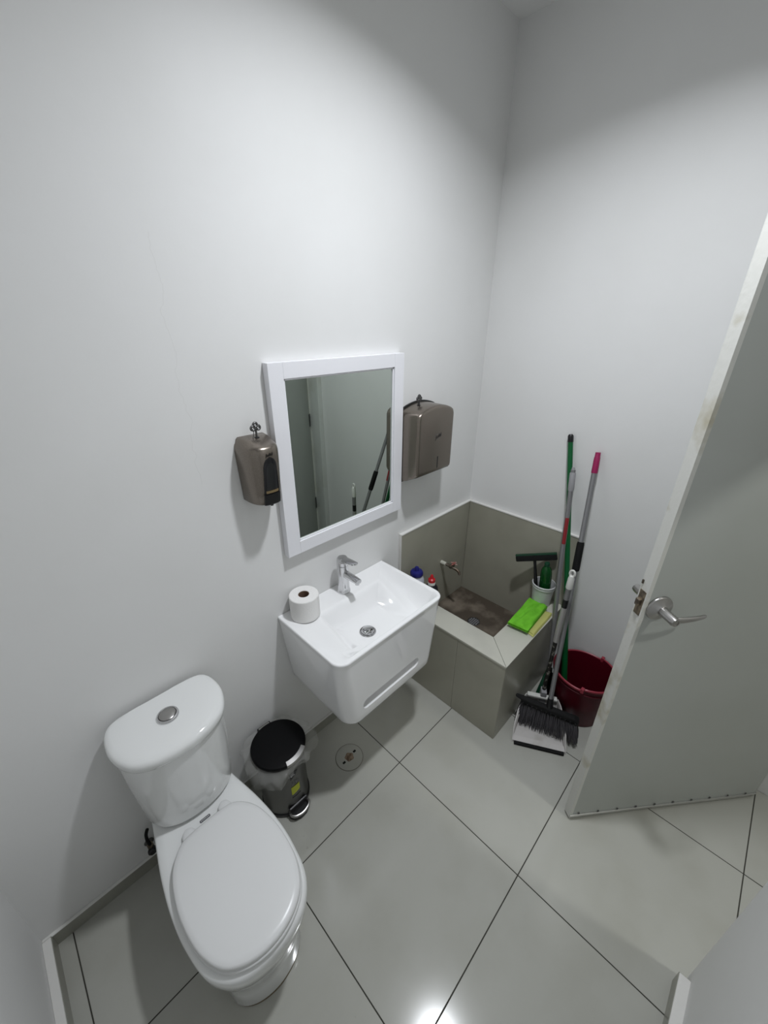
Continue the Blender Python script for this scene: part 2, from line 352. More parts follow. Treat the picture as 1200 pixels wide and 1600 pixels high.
# wall tap
tp = root('wall_tap', 'old metal garden tap with worn red handle on the splashback', 'tap', loc=(-0.262, -0.0155, 0.585))
G().tube([(0, 0, 0), (0, -0.035, 0)], 0.0115, 14).mk('pipe_stub', M_PVC, tp)
G().tube([(0, -0.034, 0), (0, -0.062, 0), (0, -0.064, 0), (0, -0.074, 0), (0, -0.076, 0), (0, -0.112, -0.004), (0, -0.126, -0.013), (0, -0.131, -0.026)],
         [0.009, 0.009, 0.0125, 0.0125, 0.009, 0.0085, 0.008, 0.0085], 14).mk('tap_body', M_TAP, tp)
th = G().tube([(0, -0.088, 0.005), (0, -0.088, 0.028)], 0.0055, 10).mk('tap_stem', M_TAP, tp)
G().box((-0.022, -0.093, 0.026), (0.022, -0.083, 0.031), 0.002).lathe([(0.009, 0.026), (0.009, 0.034)], 12, c=(0, -0.088, 0)).box((-0.005, -0.110, 0.026), (0.005, -0.066, 0.031), 0.002).mk('tap_handle', M_TAPRED, tp)

# ------------------------------------------------------------------ vanity: ceramic basin on a wall-hung cabinet
VX0, VX1, VY, VZ = -1.326, -0.741, -0.383, 0.806
van = root('vanity_sink', 'white wall-hung washbasin on a tapered glossy cabinet', 'sink', loc=(0, 0, 0))
NR = 10
def vring(ix, iy, z, rad=0.048, ext=0.0):
    return [(x, y, z) for x, y in rrect(VX0+ix, VX1-ix, VY+iy, -0.0006, (0.003, 0.003, rad, rad), NR)]
def vdepth(x, y):
    gl = (x-(VX0+0.018))/0.175; grr = ((VX1-0.018)-x)/0.060; gf = (y-(VY+0.018))/0.052; gb_ = (-0.098-y)/0.060
    f = lambda t: 0 if t <= 0 else (1 if t >= 1 else 1-(1-t)**2)
    return 0.084*smooth(gl*0.75+0.12*f(gl))*f(grr)*f(gf)*smooth(gb_)
cx, cy = -1.05, -0.255
rings = [vring(0.004, 0.004, VZ-0.030, 0.046), vring(0.0015, 0.0015, VZ-0.012), vring(0.0, 0.0, VZ-0.005), vring(0.0015, 0.0015, VZ-0.0012), vring(0.004, 0.004, VZ)]
base = vring(0.004, 0.004, VZ)
ks = [0.965+0.035*(1-k/7) for k in range(1, 8)] + [0.965-0.93*(k/80) for k in range(1, 81)]
for k in ks:
    rings.append([(cx+(x-cx)*k, cy+(y-cy)*k, VZ-vdepth(cx+(x-cx)*k, cy+(y-cy)*k)) for x, y, z in base])
G().loft(rings, False, True).mk('basin', M_BASIN, van, ang=85)
# cabinet, a boolean cut makes the finger slot
rings = []
H0, H1 = 0.445, VZ-0.030  # the top is left open under the basin
for t in (0, 0.02, 0.06, 0.14, 0.3, 0.5, 0.75, 1.0):
    z = H0+(H1-H0)*t; ix = 0.0045+0.036*(1-t)**1.15; iy = 0.0045+0.004*(1-t)
    if t == 0: ix += 0.012; iy += 0.012
    elif t == 0.02: ix += 0.004; iy += 0.004
    rings.append(vring(ix, iy, z, 0.060-0.014*t))
cab = G().loft(rings).mk('cabinet', M_BASIN, van, ang=40)
sl = [(x, z) for x, z in rrect(-1.217, -0.890, 0.504, 0.554, (0.0245,)*4, 8)]
cut = G().loft([[(x, VY-0.05, z) for x, z in sl], [(x, VY+0.075, z) for x, z in sl]]).mk('cutter', M_BASIN)
bmod = cab.modifiers.new('slot', 'BOOLEAN'); bmod.object = cut; bmod.solver = 'EXACT'
dg = bpy.context.evaluated_depsgraph_get(); me = bpy.data.meshes.new_from_object(cab.evaluated_get(dg))
cab.modifiers.clear(); cab.data = me; bpy.data.objects.remove(cut)
bq = bmesh.new(); bq.from_mesh(me); bmesh.ops.delete(bq, geom=[f for f in bq.faces if f.normal.z > 0.9 and f.calc_center_median().z > H1-0.01], context='FACES_ONLY'); bq.to_mesh(me); bq.free()
me.polygons.foreach_set('use_smooth', [True]*len(me.polygons)); me.set_sharp_from_angle(angle=math.radians(35))
# faucet
FX, FY = -1.030, -0.055
fa = G().lathe([(0.029, 0), (0.029, 0.006), (0.0265, 0.010), (0.0255, 0.03), (0.0245, 0.085), (0.0245, 0.125), (0.0245, 0.130), (0.0245, 0.1325), (0.023, 0.134)], 32, c=(FX, FY, VZ)).mk('faucet', M_CHROME, van)
rings = []
for k in range(9):
    t = k/8; y = FY-0.008-0.092*t; z = VZ+0.094+0.004*t-0.004*t*t; hw = 0.0155-0.001*t; hh = 0.0145-0.0050*t
    rings.append([(FX+hw*math.copysign(abs(math.cos(a))**0.6, math.cos(a)), y, z+hh*math.copysign(abs(math.sin(a))**0.6, math.sin(a))) for a in [2*PI*q/16 for q in range(16)]])
G().loft(rings).tube([(FX, FY-0.090, VZ+0.092), (FX, FY-0.090, VZ+0.078)], 0.009, 14).mk('spout', M_CHROME, fa)
rings = []
G().lathe([(0.022, 0.134), (0.0250, 0.136), (0.0255, 0.150), (0.0245, 0.162), (0.019, 0.170), (0.006, 0.172)], 32, c=(FX, FY, VZ)).mk('cap', M_CHROME, fa)
for k in range(11):
    t = k/10; y = FY+0.004-0.092*t; z = VZ+0.163+0.010*t; hw = 0.019-0.003*t+0.001*math.sin(PI*t); hh = 0.0070-0.0038*t
    if k == 10: hw *= 0.55; hh *= 0.6
    rings.append([(FX+hw*math.cos(2*PI*q/16), y, z+hh*math.sin(2*PI*q/16)) for q in range(16)])
G().loft(rings).mk('lever', M_CHROME, fa)
dz = VZ-vdepth(-1.068, -0.245)
dr = G().lathe([(0.034, 0.0005), (0.034, 0.002), (0.031, 0.0032), (0.0285, 0.0025), (0.027, -0.002)], 36, c=(-1.068, -0.245, dz), cap1=False).mk('drain', M_CHROME, van)
G().lathe([(0.0245, 0.0), (0.0255, 0.006), (0.024, 0.009), (0.018, 0.0115), (0.008, 0.013), (0.001, 0.0133)], 32, c=(-1.068, -0.245, dz)).mk('drain_plug', M_CHROME, dr)

# toilet roll
tr = root('toilet_roll', 'white toilet paper roll standing on the left end of the washbasin', 'toilet paper', loc=(-1.238, -0.066, VZ+0.0005))
G().lathe([(0.0215, 0.004), (0.0215, 0.0), (0.055, 0.0), (0.0572, 0.002), (0.0576, 0.05), (0.0572, 0.096), (0.055, 0.0985), (0.045, 0.0988), (0.0215, 0.0985), (0.0215, 0.004)], 48, cap0=False, cap1=False).mk('paper', M_ROLL, tr)
G().lathe([(0.0212, 0.003), (0.0212, 0.097), (0.0198, 0.097), (0.0198, 0.003), (0.0212, 0.003)], 32, cap0=False, cap1=False).mk('cardboard_core', M_CARD, tr)
arc = [(0.0582*math.cos(a), 0.0582*math.sin(a)) for a in [math.radians(-60+4*k) for k in range(8)]]
G().loft([[(x, y, 0.001) for x, y in arc]+[(x*0.985, y*0.985, 0.001) for x, y in arc[::-1]], [(x, y, 0.097) for x, y in arc]+[(x*0.985, y*0.985, 0.097) for x, y in arc[::-1]]]).mk('loose_end', M_ROLL, tr)

# ------------------------------------------------------------------ mirror
mir = root('wall_mirror', 'rectangular mirror in a white wooden frame above the washbasin', 'mirror', loc=(-0.953, 0, 1.405))
MW, MH, FW2, MD = 0.308, 0.343, 0.054, 0.030
def rail(a, b): G().box(a, b, 0.0012).mk('frame_rail', M_FRAME, mir)
rail((-MW, -MD, -MH), (-MW+FW2, -0.0005, MH)); rail((MW-FW2, -MD, -MH), (MW, -0.0005, MH))
rail((-MW+FW2, -MD+0.0002, MH-FW2+0.004), (MW-FW2, -0.0005, MH)); rail((-MW+FW2, -MD+0.0002, -MH), (MW-FW2, -0.0005, -MH+FW2-0.004))
iw, ih = MW-FW2, MH-FW2+0.004
G().box((-iw, -0.019, -ih), (iw, -0.012, ih)).mk('mirror_glass', M_GLASS, mir, smooth=False)
bd = G()
for a, b in (((-iw, -0.024, -ih), (-iw+0.006, -0.019, ih)), ((iw-0.006, -0.024, -ih), (iw, -0.019, ih)), ((-iw, -0.024, -ih), (iw, -0.019, -ih+0.006)), ((-iw, -0.024, ih-0.006), (iw, -0.019, ih))): bd.box(a, b, 0.001)
bd.mk('inner_bead', M_FRAME, mir)

# ------------------------------------------------------------------ dispensers
def key(parent, x, y, z, s=1.0):
    k = G().lathe([(0.0085, 0), (0.0085, 0.004), (0.006, 0.005)], 16, c=(x, y, z)).mk('lock', M_BLACK, parent)
    g = G().box((x-0.0012, y-0.004, z+0.003), (x+0.0022, y+0.004, z+0.022*s), 0.0006)
    for dx, dz_ in ((-0.0075, 0.028), (0.0075, 0.028), (0, 0.036)):
        pts = [(x+dx*s+0.0055*s*math.cos(a), y, z+dz_*s+0.0055*s*math.sin(a)) for a in [2*PI*q/14 for q in range(15)]]
        g.tube(pts, 0.0034*s, 8)
    g.box((x-0.003, y-0.0012, z+0.015*s), (x+0.003, y+0.0012, z+0.027*s), 0.0006)
    g.tube([(x-0.008, y-0.002, z+0.020*s), (x-0.011, y-0.003, z+0.010*s), (x-0.013, y-0.001, z+0.003)], 0.0012, 6)
    g.mk('key', M_KEY, parent)
def dshape(hw, dp, p=2.6, n=40):   # plan outline: flat back on the wall, bulging front
    out = []
    for k in range(n+1):
        a = PI*k/n; c, s = math.cos(a), math.sin(a)
        out.append((hw*math.copysign(abs(c)**(2/p), c), -dp*(0.16+0.84*abs(s)**(2/p)) if 0 < k < n else -dp*0.16))
    return [(hw, -0.0006)] + out + [(-hw, -0.0006)]
sd = root('soap_dispenser', 'smoked silver soap dispenser with dark window, left of the mirror', 'soap dispenser', loc=(-1.333, 0, 1.33))
def sring(z, k, kd, hw=0.058, dp=0.106): return [(x*k, y*kd if y < -0.001 else y, z) for x, y in dshape(hw, dp)]
rings = [sring(0.0, 0.86, 0.86), sring(0.003, 0.90, 0.90), sring(0.05, 0.935, 0.95), sring(0.10, 0.97, 0.985), sring(0.15, 1.0, 1.0), sring(0.171, 1.0, 0.995), sring(0.181, 0.985, 0.975), sring(0.188, 0.955, 0.93), sring(0.192, 0.90, 0.86), sring(0.203, 0.84, 0.62), sring(0.209, 0.74, 0.36)]
G().loft(rings).mk('cover', M_BRONZE, sd, ang=50)
def spatch(xc0, xc1, z0, z1, arch, off, name, m, par, nx=14, nz=16):
    # patch following the front of the cover, top rounded by 'arch'
    def surf(x, z):
        T_ = ((0.0, 0.88, 0.88), (0.003, 0.90, 0.90), (0.05, 0.935, 0.95), (0.10, 0.97, 0.985), (0.15, 1.0, 1.0), (0.171, 1.0, 0.995), (0.2, 0.9, 0.9))
        for A_, B_ in zip(T_, T_[1:]):
            if A_[0] <= z <= B_[0]: q_ = (z-A_[0])/(B_[0]-A_[0]); k = A_[1]+(B_[1]-A_[1])*q_; kd = A_[2]+(B_[2]-A_[2])*q_; break
        hw = 0.058*k; dp = 0.106*kd
        c = min(0.999, abs(x)/hw); s = (1-c**2.6)**(1/2.6); return -dp*(0.16+0.84*s)-off
    v, f = [], []
    for j in range(nz+1):
        t = j/nz; z = z0+(z1-z0)*t
        sh = 1.0 if not arch else (1.0 if t < 0.72 else math.sqrt(max(0, 1-((t-0.72)/0.28)**2)))
        taper = (1-0.18*t) if arch else 1.0
        xm = (xc0+xc1)/2; hw = (xc1-xc0)/2*max(sh, 0.04)*taper
        for i in range(nx+1):
            x = xm+hw*(2*i/nx-1); v.append((x, surf(x, z), z))
    n = len(v); v += [(p[0], p[1]+off+0.004, p[2]) for p in v]; W = nx+1
    for j in range(nz):
        for i in range(nx):
            a = j*W+i; f.append([a, a+1, a+W+1, a+W]); f.append([n+a, n+a+W, n+a+W+1, n+a+1])
    per = [i for i in range(W)] + [j*W+nx for j in range(1, nz+1)] + [nz*W+i for i in range(nx-1, -1, -1)] + [j*W for j in range(nz-1, 0, -1)]
    for a, b in zip(per, per[1:]+per[:1]): f.append([a, b, n+b, n+a])
    return mk(name, v, f, m, par)
win = spatch(-0.0265, 0.0265, 0.030, 0.160, True, 0.0014, 'window', M_BLACKG, sd)
spatch(-0.0195, 0.0195, 0.052, 0.142, True, 0.0026, 'soap_bottle', mat('smoked_bottle', (0.018, 0.019, 0.02), 0.1), win)
spatch(-0.021, 0.021, 0.042, 0.050, False, 0.0034, 'liquid_line', M_BROWNLIQ, win)
spatch(-0.0275, 0.0275, 0.001, 0.038, False, 0.006, 'push_button', M_BLACK, sd)
G().tube([(0, -0.085, 0.004), (0, -0.086, -0.008)], 0.005, 10).mk('nozzle', M_BLACK, sd)
key(sd, 0.002, -0.040, 0.205, 1.15)
mt = frame((-0.001, -0.1072, 0.1665), (1, 0.0, 0.10), (0, 0.02, 1))
text_mesh('Jofel', 0.0135, M_BLACK, sd, 'logo', mt, 0.0006, 0.35)

pd = root('paper_towel_dispenser', 'smoked silver paper towel dispenser with key, right of the mirror', 'paper dispenser', loc=(-0.5155, 0, 1.185))
PW, PH, PD = 0.1275, 0.336, 0.117
def pring(y, ins, zb, n=16):
    hw = PW-ins; pts = []
    top = lambda x: PH - ins + 0.030*(1-(x/PW)**2) - 0.012
    r = 0.016
    bt = [(-hw+0.008, zb), (hw-0.008, zb), (hw-0.002, zb+0.003), (hw, zb+0.012)]
    pts += bt
    pts += [(hw, top(hw)-r), (hw-0.003, top(hw)-r*0.45), (hw-r*0.5, top(hw-r*0.5)-0.003)]
    for k in range(1, n): x = hw-r*0.5-(2*hw-r)*k/n; pts.append((x, top(x)))
    pts += [(-hw+r*0.5, top(-hw+r*0.5)-0.003), (-hw+0.003, top(-hw)-r*0.45), (-hw, top(-hw)-r), (-hw, zb+0.012), (-hw+0.002, zb+0.003)]
    return [(x, y, z) for x, z in pts]
G().loft([pring(-0.004, 0.001, 0.006), pring(-0.05, 0.001, 0.020), pring(-PD+0.014, 0.002, 0.046), pring(-PD+0.006, 0.0045, 0.052), pring(-PD+0.0015, 0.010, 0.059), pring(-PD, 0.018, 0.068)]).mk('cover', M_BRONZE, pd, ang=48)
bk = [(x, y, z) for x, y, z in pring(0, -0.0015, 0.0)]
G().loft([[(x, -0.0006, z+(0.004 if z > 0.2 else 0)) for x, y, z in bk], [(x, -0.0085, z+(0.004 if z > 0.2 else 0)) for x, y, z in bk]]).mk('back_plate', M_BLACK, pd)
G().loft([[(-PW+0.008, -0.004, 0.002), (PW-0.008, -0.004, 0.002), (PW-0.008, -0.004, 0.006), (-PW+0.008, -0.004, 0.006)], [(-PW+0.010, -PD+0.010, 0.0475), (PW-0.010, -PD+0.010, 0.0475), (PW-0.010, -PD+0.012, 0.0515), (-PW+0.010, -PD+0.012, 0.0515)]]).mk('bottom_lip', M_BLACK, pd)
G().box((0.0125, -PD-0.0008, 0.068), (0.0185, -PD+0.001, 0.122), 0.0005).mk('level_slot', M_BLACK, pd)
key(pd, -0.045, -0.045, PH+0.010, 1.1)
text_mesh('Jofel', 0.023, M_BLACK, pd, 'logo', frame((0.010, -PD-0.0004, 0.216), (1, 0, 0.25), (0, 0, 1)), 0.0003, 0.4)
el = G().tube([(0.010+0.024*math.cos(a), -PD-0.0002, 0.216+0.0125*math.sin(a)) for a in [2*PI*q/40 for q in range(41)]], 0.0006, 5).mk('logo_ring', M_GREYP, pd)

# ------------------------------------------------------------------ toilet
to = root('toilet', 'white close-coupled toilet with closed lid against the back wall', 'toilet', loc=(-1.797, 0, 0))
def outl(cps, z, n=112):   # cps: list of (halfwidth, y) from back to front, mirrored
    pts = [(w_, y) for w_, y in cps] + [(-w_, y) for w_, y in cps[::-1] if w_ > 1e-6]
    return [(p.x, p.y, z) for p in spline([(a, b, 0) for a, b in pts], n)]
BODY = [  # z, [(hw,y)...] nine stations
 (0.0015, [(0.0999, -0.1000), (0.1083, -0.1300), (0.1051, -0.2189), (0.1069, -0.3134), (0.1135, -0.4119), (0.1177, -0.4875), (0.1078, -0.5536), (0.0658, -0.5933), (0.0000, -0.6085)]),
 (0.012, [(0.1029, -0.1000), (0.1114, -0.1300), (0.1083, -0.2189), (0.1102, -0.3134), (0.1167, -0.4119), (0.1210, -0.4875), (0.1112, -0.5565), (0.0680, -0.5962), (0.0000, -0.6113)]),
 (0.06, [(0.1009, -0.0800), (0.1104, -0.1100), (0.1072, -0.2189), (0.1102, -0.3134), (0.1156, -0.4119), (0.1189, -0.4875), (0.1100, -0.5489), (0.0680, -0.5877), (0.0000, -0.6028)]),
 (0.13, [(0.0787, -0.0500), (0.0867, -0.0800), (0.1065, -0.2189), (0.1125, -0.3134), (0.1209, -0.4079), (0.1240, -0.4835), (0.1105, -0.5538), (0.0688, -0.5953), (0.0000, -0.6114)]),
 (0.20, [(0.0819, -0.0300), (0.0911, -0.0600), (0.1138, -0.2000), (0.1260, -0.3134), (0.1378, -0.4079), (0.1408, -0.4835), (0.1251, -0.5651), (0.0768, -0.6142), (0.0000, -0.6312)]),
 (0.27, [(0.0908, -0.0200), (0.1012, -0.0500), (0.1265, -0.1900), (0.1447, -0.3039), (0.1573, -0.3984), (0.1573, -0.4882), (0.1390, -0.5761), (0.0849, -0.6328), (0.0000, -0.6498)]),
 (0.33, [(0.0982, -0.0150), (0.1101, -0.0450), (0.1367, -0.1800), (0.1573, -0.2945), (0.1679, -0.3984), (0.1660, -0.4929), (0.1457, -0.5875), (0.0897, -0.6460), (0.0000, -0.6630)]),
 (0.365, [(0.1012, -0.0150), (0.1138, -0.0450), (0.1395, -0.1800), (0.1602, -0.2945), (0.1703, -0.3984), (0.1679, -0.4948), (0.1476, -0.5893), (0.0907, -0.6489), (0.0000, -0.6659)]),
 (0.378, [(0.1005, -0.0160), (0.1131, -0.0450), (0.1386, -0.1800), (0.1592, -0.2945), (0.1689, -0.3984), (0.1660, -0.4929), (0.1457, -0.5875), (0.0888, -0.6460), (0.0000, -0.6630)]),
 (0.385, [(0.0967, -0.0200), (0.1086, -0.0500), (0.1330, -0.1800), (0.1534, -0.2945), (0.1631, -0.3984), (0.1602, -0.4882), (0.1399, -0.5799), (0.0840, -0.6375), (0.0000, -0.6545)]),
 (0.387, [(0.0818, -0.0400), (0.0908, -0.0700), (0.1116, -0.1800), (0.1303, -0.2945), (0.1370, -0.3984), (0.1351, -0.4740), (0.1177, -0.5591), (0.0675, -0.6063), (0.0000, -0.6205)])]
G().loft([outl(c, z) for z, c in BODY]).mk('bowl', M_CERAMIC, to, ang=60)
G().loft([[(x*1.012, (y+0.36)*1.012-0.36, z) for x, y, z in outl(BODY[0][1], 0.0005)], [(x*1.005, (y+0.36)*1.005-0.36, z) for x, y, z in outl(BODY[0][1], 0.004)]]).mk('floor_sealant', mat('dirty_sealant', (0.17, 0.14, 0.09), 0.7), to)
def tankring(hw, yb, yf, z, inset=0.0):
    hw -= inset; yb -= inset; yf += inset
    d = yf-yb
    c = [(hw*0.30, yb), (hw*0.74, yb), (hw*0.93, yb+d*0.085), (hw, yb+d*0.32), (hw*0.965, yb+d*0.56), (hw*0.80, yb+d*0.80), (hw*0.52, yb+d*0.935), (hw*0.22, yb+d*0.992), (0.0, yf)]
    return outl(c, z)
def tank_r2(hw, yf, z): return [(x+0.008, y, z_) for x, y, z_ in tankring(hw*1.03, -0.020, yf+0.006, z)]
G().loft([tank_r2(0.118, -0.200, 0.3865), tank_r2(0.134, -0.214, 0.392), tank_r2(0.138, -0.222, 0.41), tank_r2(0.143, -0.232, 0.50), tank_r2(0.148, -0.240, 0.60), tank_r2(0.151, -0.244, 0.728)]).mk('tank', M_CERAMIC, to, ang=60)
tl = G().loft([tank_r2(0.149, -0.242, 0.7285), tank_r2(0.158, -0.251, 0.7295), tank_r2(0.160, -0.254, 0.735), tank_r2(0.161, -0.256, 0.752), tank_r2(0.159, -0.253, 0.761), tank_r2(0.153, -0.246, 0.7665), tank_r2(0.140, -0.232, 0.7695), tank_r2(0.09, -0.19, 0.7705)]).mk('tank_lid', M_CERAMIC, to, ang=60)
fb = G().lathe([(0.032, 0), (0.032, 0.003), (0.030, 0.006), (0.026, 0.007), (0.0245, 0.005)], 36, c=(0.008, -0.118, 0.7702), cap1=False).mk('flush_button', M_CHROME, tl)
bmt = Matrix.Translation((0.008, -0.118, 0.7702))
G().lathe([(0.0235, 0.003), (0.0235, 0.0072), (0.021, 0.009), (0.010, 0.0098), (0.001, 0.0099)], 32, mtx=bmt).mk('button_cap', M_STEEL, fb)
SEAT = [(0.048, -0.262), (0.092, -0.275), (0.131, -0.325), (0.150, -0.40), (0.1535, -0.475), (0.144, -0.55), (0.115, -0.613), (0.063, -0.649), (0.0, -0.661)]
def sring2(k, z, d=0.0): return [(x*k, (y+0.465)*k-0.465+d, z) for x, y, z in outl(SEAT, z)]
G().loft([sring2(0.975, 0.3885), sring2(1.012, 0.391), sring2(1.016, 0.397), sring2(1.006, 0.402), sring2(0.97, 0.4035)]).mk('seat_ring', M_SEAT, to, ang=60)
G().loft([sring2(0.98, 0.4045), sring2(0.998, 0.406), sring2(1.0, 0.413), sring2(0.992, 0.419), sring2(0.97, 0.4225), sring2(0.90, 0.4250), sring2(0.6, 0.4275), sring2(0.2, 0.428)]).mk('seat_lid', M_SEAT, to, ang=60)
for s in (-1, 1):
    G().loft([[(0.002+s*0.058+0.021*k*math.cos(a), -0.256+0.025*k*math.sin(a), z) for a in [2*PI*q/24 for q in range(24)]] for k, z in ((1, 0.3872), (1, 0.399), (0.92, 0.405), (0.7, 0.4085), (0.2, 0.4095))]).mk('hinge_cap', M_SEAT, to)
pl = G().loft([[(x, y-0.2335, z) for x, y in rrect(-0.017, 0.017, -0.0045, 0.0045, (0.0035,)*4, 4)] for z in (0.3869, 0.3884)]).mk('badge', M_GREYP, to)
pt = G()
for k in range(6): pt.box((-0.0135+k*0.0048, -0.2355, 0.3884), (-0.0105+k*0.0048, -0.2315, 0.3887))
pt.mk('badge_lettering', M_WHITEP, pl, smooth=False)
# water supply valve beside the toilet
vv = root('supply_valve', 'dark water stop valve on the wall behind the toilet', 'valve', loc=(-1.953, 0, 0.135))
G().lathe([(0.016, 0), (0.016, 0.002), (0.010, 0.006)], 18, mtx=frame((0, -0.0005, 0), (1, 0, 0), (0, 0, 1))).tube([(0, -0.001, 0), (0, -0.035, 0)], 0.007, 12).mk('wall_pipe', M_KEY, vv)
G().tube([(0, -0.030, -0.014), (0, -0.030, 0.026)], 0.010, 14).mk('valve_body', M_RUST, vv)
G().lathe([(0.013, 0.0), (0.015, 0.004), (0.015, 0.012), (0.011, 0.016)], 14, mtx=frame((0, -0.034, 0.002), (1, 0, 0), (0, 0, 1))).mk('valve_knob', M_BLACK, vv)
G().tube(spline([(0, -0.030, 0.026), (-0.002, -0.032, 0.055), (0.001, -0.030, 0.085), (0.010, -0.028, 0.105)], 18, False), 0.0055, 10).mk('hose', M_RUBBER, vv)

# ------------------------------------------------------------------ pedal bin with liner bag
bn = root('pedal_bin', 'small steel pedal bin with black lid and clear liner, under the washbasin', 'trash can', loc=(-1.470, -0.140, 0.001))
BR, BH = 0.096, 0.298
G().lathe([(0.099, 0), (0.100, 0.004), (0.100, 0.016), (0.097, 0.019)], 48).mk('base_ring', M_BLACK, bn)
G().lathe([(0.096, 0.018), (0.0955, 0.10), (0.095, 0.20), (0.0945, BH)], 48).mk('body', M_DARKSTEEL, bn)
G().lathe([(0.090, BH), (0.097, BH+0.001), (0.098, BH+0.014), (0.095, BH+0.017)], 48).mk('rim', M_BLACK, bn)
ld = G().lathe([(0.100, BH+0.018), (0.1070, BH+0.020), (0.1085, BH+0.030), (0.106, BH+0.035), (0.097, BH+0.038), (0.06, BH+0.040), (0.02, BH+0.041), (0.001, BH+0.041)], 56).mk('lid', M_LID, bn)
def arcstrip(r0, r1, z0, z1, a0, a1, n=14):
    rings = []
    for k in range(n+1):
        a = math.radians(a0+(a1-a0)*k/n); c, s = math.cos(a), math.sin(a)
        rings.append([(r0*c, r0*s, z1+0.002), (r1*c, r1*s, z1-0.002), (r1*c, r1*s, z0), (r0*c, r0*s, z0)])
    return G().loft(rings)
arcstrip(0.0945, 0.1105, BH+0.022, BH+0.0385, -104, -52).mk('lid_clasp', M_STEEL, ld)
hb = G().box((-0.030, 0.099, BH-0.02), (0.030, 0.119, BH+0.030), 0.004).mk('hinge_block', M_BLACK, bn)
G().box((-0.024, 0.104, BH+0.0295), (0.024, 0.114, BH+0.032), 0.001).mk('hinge_plate', M_STEEL, hb)
# pedal
pts = [(-0.044, -0.088), (-0.046, -0.100), (-0.036, -0.119), (-0.015, -0.130), (0.015, -0.130), (0.036, -0.119), (0.046, -0.100), (0.044, -0.088)]
G().loft([[(x, y, 0.001) for x, y in pts], [(x, y, 0.020) for x, y in pts], [(x*0.93, y+0.003, 0.024) for x, y in pts]]).mk('pedal_housing', M_BLACK, bn)
G().box((-0.046, -0.103, 0.018), (0.046, -0.089, 0.058), 0.008).mk('pedal_recess', M_BLACK, bn)
G().tube(spline([(-0.040, -0.100, 0.030), (-0.040, -0.112, 0.030), (-0.027, -0.124, 0.029), (0, -0.130, 0.028), (0.027, -0.124, 0.029), (0.040, -0.112, 0.030), (0.040, -0.100, 0.030)], 42, False), 0.0062, 10).mk('pedal', M_STEEL, bn)
# printed sticker, follows the body
def onbody(pts2, r, z_off=0): return [(r*math.sin(u/r), -r*math.cos(u/r), z+z_off) for u, z in pts2]
def stick(pts2, m, name, r, par):
    g = G(); g.loft([onbody(pts2, r), onbody(pts2, r+0.0004)]); return g.mk(name, m, par, smooth=False)
st = stick([(-0.020, 0.252), (-0.006, 0.254), (0.006, 0.254), (0.020, 0.252), (0.006, 0.237), (-0.006, 0.226), (-0.018, 0.216)], M_BLACK, 'sticker', 0.0962, bn)
stick([(-0.020, 0.170), (-0.010, 0.170), (0.0, 0.170), (0.010, 0.170), (0.018, 0.170), (0.018, 0.135), (0.010, 0.131), (0.0, 0.129), (-0.010, 0.126), (-0.020, 0.124)], M_YELLOWL, 'lime_patch', 0.0964, st)
stick([(-0.020, 0.106), (-0.010, 0.106), (0.0, 0.106), (0.010, 0.106), (0.020, 0.108), (0.020, 0.104), (0.0, 0.102), (-0.020, 0.102)], M_BLACK, 'print_line', 0.0964, st)
text_mesh('12L', 0.024, M_GREYP, st, 'lettering', frame((0.002, -0.0969, 0.192), (1, 0, 0), (0, 0, 1)), 0.0004)
text_mesh('eko', 0.012, M_WHITEP, st, 'small_lettering', frame((-0.006, -0.0972, 0.241), (1, 0, 0), (0, 0, 1)), 0.0003)
# liner bag: crumpled skirt folded over the rim
random.seed(3)
N = 150; rings = []
ph = [random.uniform(0, 6.28) for _ in range(12)]
for k in range(13):
    t = k/12; ring = []
    for j in range(N):
        a = 2*PI*j/N
        front = math.exp(-((a-1.5*PI)/0.40)**2)          # bag is tucked in above the sticker
        lob = 0.5+0.28*math.sin(3*a+ph[0])+0.22*math.sin(5*a+ph[1])
        crk = 0.0050*math.sin(11*a+ph[2]+5*t)*t+0.0028*math.sin(19*a+ph[3]-7*t)*t+0.0010*math.sin(41*a+9*t+ph[4])*t
        r = 0.0985 + (0.034+0.030*lob)*math.sin(PI*0.5*min(1, t*1.3))*(1-0.85*front) + crk
        z = BH+0.012 + 0.006*math.sin(PI*t) - t*t*(0.020+0.036*lob)*(1-0.45*front) + 0.004*math.sin(13*a+ph[5])*t
        yy = r*math.sin(a)
        yy = min(yy, 0.126); ring.append((r*math.cos(a), yy, z))
    rings.append(ring)
G().loft(rings, False, False).mk('liner_bag', M_BAG, bn, ang=80)

# ------------------------------------------------------------------ round floor drain cover
fd = root('floor_drain', 'round tile-coloured floor drain cover with rusty centre screw', 'drain cover', loc=(-1.173, -0.215, 0.0))
G().lathe([(0.0655, 0.0003), (0.0655, 0.0008), (0.0635, 0.0008), (0.0635, 0.0003)], 56, cap0=False, cap1=False).mk('ring_gap', mat('drain_gap', (0.12, 0.11, 0.085), 0.8), fd)
G().lathe([(0.0635, 0.0003), (0.0632, 0.0018), (0.062, 0.0022)], 56).mk('cover_plate', M_TILE, fd)
sp_ = [(0.021*(1+0.09*math.sin(5*a+1)), a) for a in [2*PI*q/28 for q in range(28)]]
G().loft([[(r*math.cos(a), r*math.sin(a), 0.0021) for r, a in sp_], [(r*0.85*math.cos(a), r*0.85*math.sin(a), 0.0042) for r, a in sp_], [(r*0.3*math.cos(a), r*0.3*math.sin(a), 0.0048) for r, a in sp_]]).mk('rusty_screw', M_RUSTY, fd)
for sgn in (-1, 1):
    G().box((sgn*0.035-0.007, sgn*0.004-0.005, 0.0021), (sgn*0.035+0.007, sgn*0.004+0.005, 0.0027), 0.0002).mk('lift_hole', M_RUBBER, fd)

